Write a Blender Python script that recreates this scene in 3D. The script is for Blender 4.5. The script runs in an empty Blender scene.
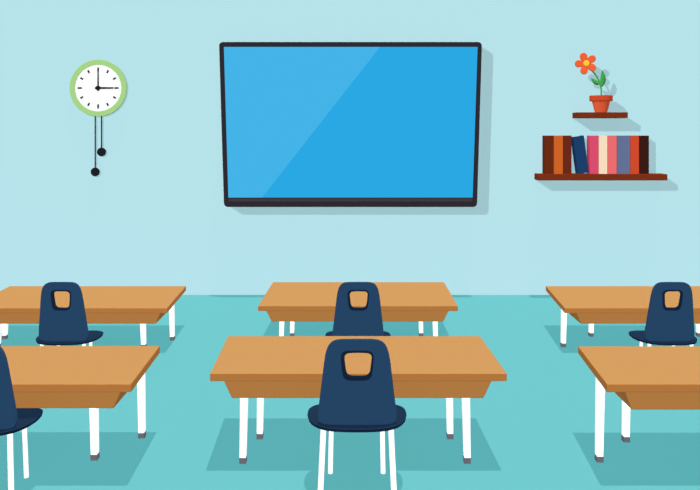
import bpy, bmesh, math
from mathutils import Vector, Matrix

scene = bpy.context.scene
scene.view_settings.view_transform = 'Standard'
scene.view_settings.look = 'None'
F = 658.0; H = 2.6; WALL = 10.37
K = 0.12            # albedo scale (lights are 1/K brighter)
SH = 0.27           # share of the light that comes from shadow casting suns
ROOT = scene.collection
c_wall = bpy.data.collections.new("wall_items"); ROOT.children.link(c_wall)
c_floor = bpy.data.collections.new("floor_items"); ROOT.children.link(c_floor)
CUR = c_wall

def lin(c):
    c /= 255.0
    return c/12.92 if c <= 0.04045 else ((c+0.055)/1.055)**2.4

def mat(name, rgb, fac=1.0, red=1.0):
    m = bpy.data.materials.new(name); m.use_nodes = True
    nt = m.node_tree; nt.nodes.clear()
    o = nt.nodes.new('ShaderNodeOutputMaterial'); d = nt.nodes.new('ShaderNodeBsdfDiffuse')
    col = [min(0.95, lin(v)*K/fac) for v in rgb]; col[0]/=red
    d.inputs['Color'].default_value = (*col, 1)
    nt.links.new(d.outputs[0], o.inputs[0])
    m.diffuse_color = (*[lin(v) for v in rgb], 1)
    return m

def emis(name, rgb):
    m = bpy.data.materials.new(name); m.use_nodes = True
    nt = m.node_tree; nt.nodes.clear()
    o = nt.nodes.new('ShaderNodeOutputMaterial'); d = nt.nodes.new('ShaderNodeEmission')
    d.inputs['Color'].default_value = (*[lin(v) for v in rgb], 1)
    nt.links.new(d.outputs[0], o.inputs[0])
    return m

RED=1+SH*0.6
M_wall = mat("wall_paint", (182,225,233)); M_floor = mat("floor_vinyl", (114,203,208),1.0,RED)
FR = 1.0-SH
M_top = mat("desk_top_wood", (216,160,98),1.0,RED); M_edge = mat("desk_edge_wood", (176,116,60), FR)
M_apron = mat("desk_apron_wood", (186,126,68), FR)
M_white = mat("white_metal", (250,252,253), FR*0.72); M_cap = mat("grey_rubber", (104,104,112), FR)
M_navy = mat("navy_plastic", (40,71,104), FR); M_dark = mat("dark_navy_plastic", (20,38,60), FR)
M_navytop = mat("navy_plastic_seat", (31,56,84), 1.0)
M_black = mat("black_plastic", (45,42,48)); M_bezel = mat("charcoal_plastic", (62,58,64))
M_scr = emis("screen_blue", (41,168,228)); M_glare = emis("screen_painted_glare", (68,180,232))
M_mahog = mat("mahogany_wood", (120,48,24)); M_green = mat("clock_green", (166,212,134))
M_face = mat("clock_face_white", (254,254,254)); M_ink = mat("black_enamel", (30,32,38))
M_terra = mat("terracotta", (232,96,58)); M_terra2 = mat("terracotta_rim", (205,72,40))
M_leaf = mat("leaf_green", (72,172,84)); M_petal = mat("petal_orange", (240,100,54)); M_yel = mat("pollen_yellow", (250,200,60))
M_page = mat("paper", (240,232,214))

def link(o): CUR.objects.link(o); return o

def empty(name, loc, label, cat, group=None):
    e = bpy.data.objects.new(name, None); e.empty_display_size = 0.1; e.location = loc; link(e)
    e["label"] = label; e["category"] = cat
    if group: e["group"] = group
    return e

def mk(name, verts, faces, mats, parent=None, fm=None, smooth=False, bevel=0, origin=None):
    off = Vector((0,0,0))
    p = parent
    while p is not None: off += p.location; p = p.parent
    if origin is None: origin = off
    origin = Vector(origin)
    me = bpy.data.meshes.new(name)
    me.from_pydata([tuple(Vector(v)-origin) for v in verts], [], faces)
    for m in mats: me.materials.append(m)
    bm = bmesh.new(); bm.from_mesh(me)
    bmesh.ops.recalc_face_normals(bm, faces=bm.faces)
    if bevel:
        bmesh.ops.bevel(bm, geom=list(bm.edges), offset=bevel, segments=2, affect='EDGES', profile=0.5)
        bm.normal_update()
    for f in bm.faces:
        f.smooth = smooth and len(f.verts)==4
        if fm: f.material_index = fm(f.normal, f.calc_center_median()+origin)
    if smooth:
        for e_ in bm.edges:
            if any(len(f.verts)>4 for f in e_.link_faces): e_.smooth=False
    bm.to_mesh(me); bm.free()
    o = bpy.data.objects.new(name, me); link(o)
    o.location = origin - off
    if parent: o.parent = parent
    return o

def P(px, py, d): return Vector(((px-350)*d/F, d, H-(py-130)*d/F))

def box8(b, t):
    return list(b)+list(t), [(0,1,2,3),(4,5,6,7),(0,1,5,4),(1,2,6,5),(2,3,7,6),(3,0,4,7)]

def box(name, x0,x1,y0,y1,z0,z1, mats, parent=None, bevel=0, **k):
    v,f = box8([(x0,y0,z0),(x1,y0,z0),(x1,y1,z0),(x0,y1,z0)], [(x0,y0,z1),(x1,y0,z1),(x1,y1,z1),(x0,y1,z1)])
    return mk(name, v, f, mats, parent, bevel=bevel, **k)

def tube(pts, rads, n=12, phase=0.0):
    vs=[]; fs=[]
    pts=[Vector(p) for p in pts]
    for i,p in enumerate(pts):
        t = (pts[min(i+1,len(pts)-1)]-pts[max(i-1,0)]).normalized()
        ref = Vector((0,1,0)) if abs(t.y)<0.9 else Vector((1,0,0))
        a = t.cross(ref).normalized(); b = t.cross(a).normalized()
        for j in range(n):
            an = phase+2*math.pi*j/n
            vs.append(p+(a*math.cos(an)+b*math.sin(an))*rads[i])
    for i in range(len(pts)-1):
        for j in range(n):
            fs.append((i*n+j, i*n+(j+1)%n, (i+1)*n+(j+1)%n, (i+1)*n+j))
    fs.append(tuple(range(n))); fs.append(tuple((len(pts)-1)*n+j for j in range(n)))
    return vs,fs

def lathe(profile, c, axis='Z', n=48):
    vs=[]; fs=[]
    for r,h in profile:
        for j in range(n):
            a=2*math.pi*j/n
            if axis=='Z': vs.append((c[0]+r*math.cos(a), c[1]+r*math.sin(a), c[2]+h))
            else: vs.append((c[0]+r*math.cos(a), c[1]+h, c[2]+r*math.sin(a)))
    m=len(profile)
    for i in range(m-1):
        for j in range(n):
            fs.append((i*n+j, i*n+(j+1)%n,(i+1)*n+(j+1)%n,(i+1)*n+j))
    return vs,fs,m,n

def disc_solid(profile,c,axis='Z',n=48):
    vs,fs,m,n=lathe(profile,c,axis,n)
    fs.append(tuple(range(n))); fs.append(tuple((m-1)*n+j for j in range(n)))
    return vs,fs

def extrude_poly(front, dy):
    n=len(front); vs=[Vector(p) for p in front]+[Vector(p)+Vector((0,dy,0)) for p in front]
    fs=[tuple(range(n)), tuple(range(n,2*n))]+[(i,(i+1)%n,n+(i+1)%n,n+i) for i in range(n)]
    return vs,fs

def round_poly(pts, r, seg=6):
    out=[]; n=len(pts)
    for i in range(n):
        p=Vector(pts[i]); a=(Vector(pts[i-1])-p).normalized(); b=(Vector(pts[(i+1)%n])-p).normalized()
        p0=p+a*r; p1=p+b*r
        for s in range(seg+1):
            t=s/seg; out.append(p0*(1-t)**2+p*2*t*(1-t)+p1*t*t)
    return out

# ---------------- room ----------------
CUR=c_wall
w = box("wall_back", -9,9,WALL,WALL+0.15,0,5.2,[M_wall]); w["kind"]="structure"
CUR=c_floor
f = box("floor", -9,9,-1.5,WALL,-0.1,0,[M_floor]); f["kind"]="structure"
SLOPE=0.8
w = box("sun_blocker", -24,9,-1.5,-1.35,0,SLOPE*(WALL+1.35)-0.003,[M_wall]); w["kind"]="structure"  # unseen, added behind the camera to keep wall_sun off floor and furniture

# ---------------- television ----------------
CUR=c_wall
T=0.18; d=WALL-T
tv = empty("television", P(350,207,d)+Vector((0,T,0)), "wide flat screen television with thin black frame on the wall", "television")
outer = round_poly([P(219,42,d),P(482,42,d),P(477,207,d),P(224,207,d)], 0.07)
vs,fs = extrude_poly(outer, T-0.002)
mk("frame", vs, fs, [M_black], tv)
e=0.012
def q(px,py): return P(px,py,d)-Vector((0,e,0))
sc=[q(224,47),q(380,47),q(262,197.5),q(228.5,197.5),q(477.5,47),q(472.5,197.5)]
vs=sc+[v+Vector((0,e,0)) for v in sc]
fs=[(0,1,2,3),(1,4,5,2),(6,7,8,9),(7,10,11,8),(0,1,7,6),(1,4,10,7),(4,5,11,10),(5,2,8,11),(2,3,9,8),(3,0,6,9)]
mk("screen", vs, fs, [M_scr,M_glare], tv, fm=lambda n,c: 1 if n.y<-0.5 and c.x<P(330,0,d).x else 0)  # lighter face left of the diagonal is glare painted onto the screen
vs,fs=extrude_poly([q(228.5,198.5),q(472.5,198.5),q(472.3,201.5),q(228.7,201.5)], e)
mk("lower_bezel", vs, fs, [M_bezel], tv)

# ---------------- clock ----------------
d=WALL-0.02; s=d/F; cc=P(98,88,d)
clock = empty("wall_clock", cc+Vector((0,0.02,0)), "round green rimmed wall clock with two hanging black weights", "clock")
R=28.5*s; r=23.3*s
prof=[(r,0.019),(R,0.019),(R,0.002),(R-0.002,0.0),(r+0.002,0.0),(r,0.002)]
vs,fs,m,n=lathe(prof,cc,'Y',64)
for j in range(n): fs.append(((m-1)*n+j,(m-1)*n+(j+1)%n,(j+1)%n,j))
mk("rim", vs, fs, [M_green], clock)
vs,fs=disc_solid([(r+0.001,0.018),(r+0.001,0.006)],cc,'Y',64)
mk("face", vs, fs, [M_face], clock)
yf=cc.y+0.006
def bar(name,a0,r0,r1,w0,w1,dep,par=clock):
    u=Vector((math.sin(a0),0,math.cos(a0))); v=Vector((math.cos(a0),0,-math.sin(a0)))
    c=Vector((cc.x,yf-dep,cc.z))
    pts=[c+u*r0*s-v*w0*s/2,c+u*r0*s+v*w0*s/2,c+u*r1*s+v*w1*s/2,c+u*r1*s-v*w1*s/2]
    vs,fs=extrude_poly(pts,0.002)
    return mk(name,vs,fs,[M_ink],par)
for i in range(12):
    bar("hour_marker", i*math.pi/6, 17.3 if i%3 else 16.3, 20.5, 1.7,1.7,0.0018)
bar("minute_hand", 0, -3, 20, 1.8,1.1,0.004)
bar("hour_hand", math.pi/2, -3, 15.5, 2.2,1.5,0.007)
vs,fs=disc_solid([(2.4*s,0.0),(2.4*s,-0.009)],(cc.x,yf,cc.z),'Y',20)
mk("centre_cap",vs,fs,[M_ink],clock)
for px,py in ((95,172),(101.3,152)):
    a=P(px,115,d); b=P(px,py-3,d)
    a.y=b.y=WALL-0.011
    vs,fs=tube([a,b],[0.010,0.010],8); cord=mk("cord",vs,fs,[M_ink],clock)
    c=P(px,py,d); rr=4.4*s
    vs,fs=disc_solid([(rr*.8,-0.010),(rr,-0.007),(rr,0.007),(rr*.8,0.010)],(c.x,WALL-0.011,c.z),'Y',28)
    mk("weight",vs,fs,[M_ink],clock)

# ---------------- shelves ----------------
def shelf(x0,x1,y0,y1,SD,label):
    d=WALL-SD
    a=P(x0,y1,d); b=P(x1,y0,d)
    o=box("wall_shelf",a.x,b.x,d,WALL-0.001,a.z,b.z,[M_mahog],None,bevel=0.004,origin=((a.x+b.x)/2,WALL,a.z))
    o["label"]=label; o["category"]="shelf"; return b.z
zs1=shelf(578,628,112.3,118,0.26,"short dark red wooden shelf holding a potted flower")
zs2=shelf(538.5,667.5,174.3,180.5,0.23,"long dark red wooden shelf holding a row of books")

# ---------------- books ----------------
BD=0.14; d=WALL-BD-0.01; s=d/F
books=[
 (545,553.6,136,(104,42,20),"dark brown hardback book standing in a row"),
 (554.2,563.0,136,(204,98,38),"orange hardback book standing in a row"),
 (563.6,571.6,136,(106,40,26),"reddish brown hardback book beside a leaning blue one"),
 (590,598.6,136,(218,76,108),"pink hardback book standing in a row"),
 (599.2,607.4,136,(248,220,190),"cream hardback book between pink and coral ones"),
 (608,616.8,136,(236,108,110),"coral hardback book beside a slate blue one"),
 (617.4,630.1,136,(98,112,146),"thick slate blue hardback book"),
 (630.7,639.1,136,(206,74,44),"red orange hardback book beside a dark brown one"),
 (639.7,649,136,(58,26,22),"very dark brown hardback book at the end of the row")]
def book(x0,x1,top,rgb,label):
    X0=(x0-350)*s; X1=(x1-350)*s; ht=(174.3-top)*s; Z0=zs2+0.001
    y0=d; y1=d+BD
    mc=mat("book_cover",rgb)
    cx=(X0+X1)/2; tc=0.014
    e=empty("book",(cx,y0+BD/2,Z0),label,"book","books on the wall shelf")
    pts=[(X0,y1),(X0,y0+0.003),(X0+0.003,y0),(X1-0.003,y0),(X1,y0+0.003),(X1,y1),(X1-tc,y1),(X1-tc,y0+0.03),(X0+tc,y0+0.03),(X0+tc,y1)]
    n=len(pts); vs=[(a,b,Z0) for a,b in pts]+[(a,b,Z0+ht) for a,b in pts]
    fs=[tuple(range(n)),tuple(range(n,2*n))]+[(i,(i+1)%n,n+(i+1)%n,n+i) for i in range(n)]
    mk("cover",vs,fs,[mc],e)
    box("pages",X0+tc,X1-tc,y0+0.03,y1-0.01,Z0+0.01,Z0+ht-0.012,[M_page],e)
    return e
for b in books: book(*b)
bl=book(576.4,587.0,137,(28,62,104),"navy blue hardback book leaning against its neighbour")
th=-math.radians(8)
bl.rotation_euler=(0,th,0)
wb=(587.0-576.4)*s
bl.location.x=(583.8-350)*s
bl.location.z=zs2+0.001+abs(math.sin(th))*wb/2

# ---------------- potted flower ----------------
d=WALL-0.177; s=d/F
base=P(601,112.3,d); base.z=zs1+0.0005
pot=empty("potted_flower",base,"orange five petalled flower in a terracotta pot on a shelf","potted plant")
vs,fs=disc_solid([(5.8*s,0),(8.8*s,12*s),(8.0*s,12*s),(7.5*s,9*s)],base,'Z',40)
mk("pot",vs,fs,[M_terra],pot)
vs,fs,m,n=lathe([(7.6*s,11.4*s),(10.8*s,11.4*s),(11*s,12*s),(11*s,16.5*s),(10.8*s,16.8*s),(9.4*s,16.8*s),(8.8*s,13*s)],base,'Z',40)
for j in range(n): fs.append(((m-1)*n+j,(m-1)*n+(j+1)%n,(j+1)%n,j))
mk("pot_rim",vs,fs,[M_terra2],pot)
vs,fs=disc_solid([(9*s,12.5*s),(9.2*s,14.5*s)],base,'Z',30)
mk("soil",vs,fs,[mat("soil",(86,48,30))],pot)
def bez(p,n=14):
    p=[Vector(v) for v in p]; out=[]
    for i in range(n+1):
        t=i/n; out.append(p[0]*(1-t)**3+p[1]*3*t*(1-t)**2+p[2]*3*t*t*(1-t)+p[3]*t**3)
    return out
st=bez([P(601,98,d),P(603,84,d),P(597,74,d-0.02),P(587,66,d-0.06)],20)
vs,fs=tube(st,[0.013]*len(st),8); mk("stem",vs,fs,[M_leaf],pot,smooth=True)
def leaf(px0,py0,px1,py1,wid,bend):
    a=P(px0,py0,d-0.01); b=P(px1,py1,d-0.05); u=(b-a); L=u.length; u.normalize()
    side=Vector((0,1,0)).cross(u).normalized(); vs=[];fs=[]; N=10
    for i in range(N+1):
        t=i/N; w=wid*s*math.sin(math.pi*t**0.85)**0.8 if 0<t<1 else 0.0008
        c=a+u*L*t+side*bend*s*math.sin(math.pi*t)
        for k,o in ((-1,-0.003),(0,0.002),(1,-0.003)):
            vs.append(c+side*w*k+Vector((0,o,0)))
        for k in (1,0,-1): vs.append(c+side*w*k*0.98+Vector((0,0.008 if k==0 else 0.003,0)))
    for i in range(N):
        for k in range(6): fs.append((i*6+k,i*6+(k+1)%6,(i+1)*6+(k+1)%6,(i+1)*6+k))
    fs.append(tuple(range(6))); fs.append(tuple(N*6+k for k in range(6)))
    mk("leaf",vs,fs,[M_leaf],pot,smooth=True)
leaf(600.5,84,591,78,2.2,-1.2)
leaf(600.8,88,602,70,2.9,1.6)
fc=P(586,63.5,d-0.07)
flower=bpy.data.objects.new("flower",None); link(flower); flower.parent=pot; flower.location=fc-pot.location; flower.empty_display_size=0.05
for i in range(5):
    a=math.radians(90+20+72*i); u=Vector((math.cos(a),0,math.sin(a))); v=Vector((-math.sin(a),0,math.cos(a)))
    vs=[];fs=[];NA=24
    prof=[]
    for j in range(NA):
        t=2*math.pi*j/NA
        L=6.0*s+5.2*s*math.cos(t); W=4.5*s*math.sin(t)*(0.78+0.22*math.cos(t))
        prof.append((L,W))
    for y,sc_ in ((-0.014,0.85),(-0.010,1.0),(0.004,1.0)):
        for L,W in prof: vs.append(fc+u*(6*s+(L-6*s)*sc_)+v*W*sc_+Vector((0,y-0.03*(L-6*s),0)))
    for r_ in range(2):
        for j in range(NA): fs.append((r_*NA+j,r_*NA+(j+1)%NA,(r_+1)*NA+(j+1)%NA,(r_+1)*NA+j))
    fs.append(tuple(range(NA))); fs.append(tuple(2*NA+j for j in range(NA)))
    mk("petal",vs,fs,[M_petal],flower)
vs,fs=disc_solid([(3.0*s,0.0),(3.0*s,-0.025),(2.6*s,-0.028),(0.3*s,-0.03)],fc,'Y',24)
mk("flower_centre",vs,fs,[M_yel],flower)

# ---------------- desks ----------------
CUR=c_floor
def desk(zf,zb,XLf,XLb,XRf,XRb,h,ah,legs,label,insL=0.08,insR=0.09):
    th=0.06
    base=Vector(((XLf+XRf)/2,(zf+zb)/2,0))
    D=empty("classroom_desk",base,label,"desk","classroom desks")
    z0=h-th
    v,f=box8([(XLf,zf,z0),(XRf,zf,z0),(XRb,zb,z0),(XLb,zb,z0)],[(XLf,zf,h),(XRf,zf,h),(XRb,zb,h),(XLb,zb,h)])
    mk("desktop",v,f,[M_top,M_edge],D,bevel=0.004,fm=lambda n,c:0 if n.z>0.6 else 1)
    ya=zf+0.07; yb=zf+0.47; a0=z0-ah
    xl=XLf+insL; xr=XRf-insR
    v,f=box8([(xl+0.07,ya+0.02,a0),(xr-0.07,ya+0.02,a0),(xr-0.07,yb,a0),(xl+0.07,yb,a0)],[(xl,ya,z0),(xr,ya,z0),(xr,yb,z0),(xl,yb,z0)])
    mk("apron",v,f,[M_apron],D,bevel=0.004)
    for (X,Z) in legs:
        top = a0 if (Z<yb and xl+0.09<X<xr-0.09) else z0
        sgn=1 if X>base.x else -1
        w=0.036
        capz=0.045
        lg=mk("leg",*tube([(X,Z,capz),(X-0.01*sgn,Z,top)],[w*0.95,w*1.1],4,math.pi/4),[M_white],D,origin=(X,Z,0))
        vv,ff=tube([(X,Z,0),(X,Z,capz)],[w*1.02,w*1.02],4,math.pi/4)
        mk("foot_cap",vv,ff,[M_cap],lg)
    return D
desk(5.0,5.91,-1.064,-1.096,1.193,1.168,0.75,0.165,[(-.837,5.15),(.916,5.15),(-.76,5.555),(.844,5.555)],"tan wooden double desk with white legs behind a navy chair")
desk(4.79,5.64,-3.86,-3.90,-1.594,-1.629,0.75,0.155,[(-2.015,5.2),(-1.76,5.57),(-3.5,5.2),(-3.62,5.57)],"tan wooden double desk with slanted apron and white legs")
desk(4.79,5.63,1.87,1.95,4.14,4.22,0.75,0.165,[(1.957,5.17),(2.304,5.5),(3.85,5.17),(3.75,5.5)],"tan wooden double desk with white legs, apron set inward",insL=0.15)
desk(7.75,8.97,-1.084,-1.05,1.272,1.281,0.527,0.15,[(-.826,7.9),(1.03,7.9),(-.73,8.3),(.896,8.3)],"low tan wooden double desk nearer the wall below the television")
desk(7.66,8.74,-4.46,-4.52,-2.13,-2.178,0.527,0.15,[(-2.46,7.85),(-2.20,8.15),(-4.2,7.85),(-4.3,8.2)],"low tan wooden double desk nearer the wall below the clock")
desk(7.66,8.74,2.50,2.60,4.83,4.91,0.527,0.15,[(2.56,7.9),(3.04,8.3),(4.5,7.9),(4.4,8.3)],"low tan wooden double desk nearer the wall below the shelves",insL=0.15)

# ---------------- chair ----------------
def build_chair():
    C=empty("school_chair",(0,0,0),"navy blue plastic shell chair with white metal legs","chair","navy classroom chairs")
    N=64
    def hw(v): return 0.305+0.06*min(1,max(0,(v+1)/0.9))
    def sup(t,n): 
        c,s_=math.cos(t),math.sin(t)
        return (math.copysign(abs(c)**(2/n),c), math.copysign(abs(s_)**(2/n),s_))
    def ring(sc,z,dz):
        out=[]
        for j in range(N):
            u,v=sup(2*math.pi*j/N,3.6)
            out.append((u*hw(v)*sc, 0.01+v*0.225*sc, z+dz*(u*u)))
        return out
    vs=[];fs=[]
    R_=[ring(0.35,0.495,0.0),ring(0.75,0.498,0.003),ring(0.95,0.503,0.005),ring(1.0,0.503,0.005),ring(0.985,0.482,0.005),ring(0.8,0.476,0.0)]
    for r_ in R_: vs+=r_
    for i in range(len(R_)-1):
        for j in range(N): fs.append((i*N+j,i*N+(j+1)%N,(i+1)*N+(j+1)%N,(i+1)*N+j))
    fs.append(tuple(range(N))); fs.append(tuple((len(R_)-1)*N+j for j in range(N)))
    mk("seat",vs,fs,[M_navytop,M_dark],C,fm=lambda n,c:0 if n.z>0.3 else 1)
    h0,h1=0.500,1.127
    def bp(x,z,off):
        t=(z-h0)/(h1-h0)
        return (x,-0.135-0.07*t+0.12*x*x+off,z)
    hc=(h0+h1)/2; hh=(h1-h0)/2
    def outer_(t):
        u,v=sup(t,5.5 if math.sin(t)>0 else 9); w=0.294-(0.294-0.216)*((v+1)/2)**0.9
        return (u*w,hc+v*hh)
    hz=0.940
    def inner_(t,g=0.0,sx=0.0,sz=0.0):
        u,v=sup(t,4.6); return (u*(0.110+0.010*v+g)+sx,hz+v*(0.108+g)+sz)
    S=6; th=0.03
    vs=[];fs=[]
    for side in (0,th):
        for k in range(S+1):
            q_=k/S
            for j in range(N):
                t=2*math.pi*j/N; a=outer_(t); b=inner_(t)
                vs.append(bp(a[0]*(1-q_)+b[0]*q_, a[1]*(1-q_)+b[1]*q_, side))
    M=(S+1)*N
    for sd in (0,1):
        for k in range(S):
            for j in range(N):
                o=sd*M+k*N; fs.append((o+j,o+(j+1)%N,o+N+(j+1)%N,o+N+j))
    for k in (0,S):
        for j in range(N): fs.append((k*N+j,k*N+(j+1)%N,M+k*N+(j+1)%N,M+k*N+j))
    back=mk("backrest",vs,fs,[M_navy],C)
    vs=[];fs=[]
    for (g,off,sx,sz) in ((0.002,-0.004,0,0),(-0.018,-0.004,0.006,0.004),(-0.018,th+0.004,0.006,0.004),(0.002,th+0.004,0,0)):
        for j in range(N):
            a=inner_(2*math.pi*j/N,g,sx,sz); vs.append(bp(a[0],a[1],off))
    for k in range(4):
        for j in range(N): fs.append((k*N+j,k*N+(j+1)%N,((k+1)%4)*N+(j+1)%N,((k+1)%4)*N+j))
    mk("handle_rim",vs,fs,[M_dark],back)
    for sx in (-1,1):
        for (xt,yt,xb,yb,r_) in ((0.240,-0.14,0.262,-0.16,0.020),(0.19,0.15,0.200,0.17,0.018)):
            vs,fs=tube([(sx*xb,yb,0),(sx*xt,yt,0.480)],[r_,r_],14)
            mk("leg",vs,fs,[M_white],C,smooth=True,origin=(sx*xt,yt,0.480))
    return C
CUR=c_floor
ch=build_chair()
parts=[]
def collect(o,acc):
    for c in o.children: acc.append(c); collect(c,acc)
collect(ch,parts)
one=(1,1,1); bs=(.875,.95,.965)
spots=[((357-350)*4.82/F,4.82,"navy blue shell chair tucked at the central desk",one),
       ((-9-350)*4.78/F,4.76,"navy blue plastic shell chair with white metal legs, partly cut off",(0.92,1,0.99)),
       ((358-350)*6.73/F,6.72,"navy blue shell chair standing between two wooden desks",(.92,.95,.965)),
       ((69-350)*6.73/F,6.72,"navy blue shell chair below the wall clock",bs),
       ((663.5-350)*6.73/F,6.72,"navy blue shell chair below the book shelf",bs)]
def place(o,sp):
    o.location=(sp[0],sp[1],0); o["label"]=sp[2]; o.scale=sp[3]
place(ch,spots[0])
for sp in spots[1:]:
    mp={ch:ch.copy()}
    c_floor.objects.link(mp[ch])
    for p in parts:
        n_=p.copy(); n_.parent=mp[p.parent]; mp[p]=n_; c_floor.objects.link(n_)
    place(mp[ch],sp)

# ---------------- lights ----------------
def sun(name,direction,val,angle,shadow,color=(1,1,1)):
    L=bpy.data.lights.new(name,'SUN'); L.energy=val*math.pi/K; L.angle=math.radians(angle); L.use_shadow=shadow; L.color=color
    o=bpy.data.objects.new(name,L); ROOT.objects.link(o)
    o.rotation_euler=Vector(direction).to_track_quat('-Z','Y').to_euler(); o.location=(0,2,6)
    return o
WORLD=0.02
fv=(1-SH-WORLD)/(2*0.4975)
sun("fill_sun",(1,.7,-.7),fv,1,False)
sun("fill_sun",(-1,.7,-.7),fv,1,False)
dv=Vector((1.2,1,-SLOPE)); sun("wall_sun",dv,SH/(dv.normalized().y),0.1,True)
sun("ceiling_sun",(-.05,.03,-1),SH,0.15,True,(1.6,1,0.95))
wd=bpy.data.worlds.new("world"); scene.world=wd; wd.use_nodes=True
wd.node_tree.nodes['Background'].inputs[0].default_value=(1,1,1,1)
wd.node_tree.nodes['Background'].inputs[1].default_value=WORLD/K

cam=bpy.data.cameras.new("camera"); co=bpy.data.objects.new("camera",cam); ROOT.objects.link(co)
co.location=(0,0,H); co.rotation_euler=(math.pi/2,0,0)
cam.sensor_width=36; cam.sensor_fit='HORIZONTAL'; cam.lens=F/700*36; cam.shift_y=-(245-130)/700
scene.camera=co
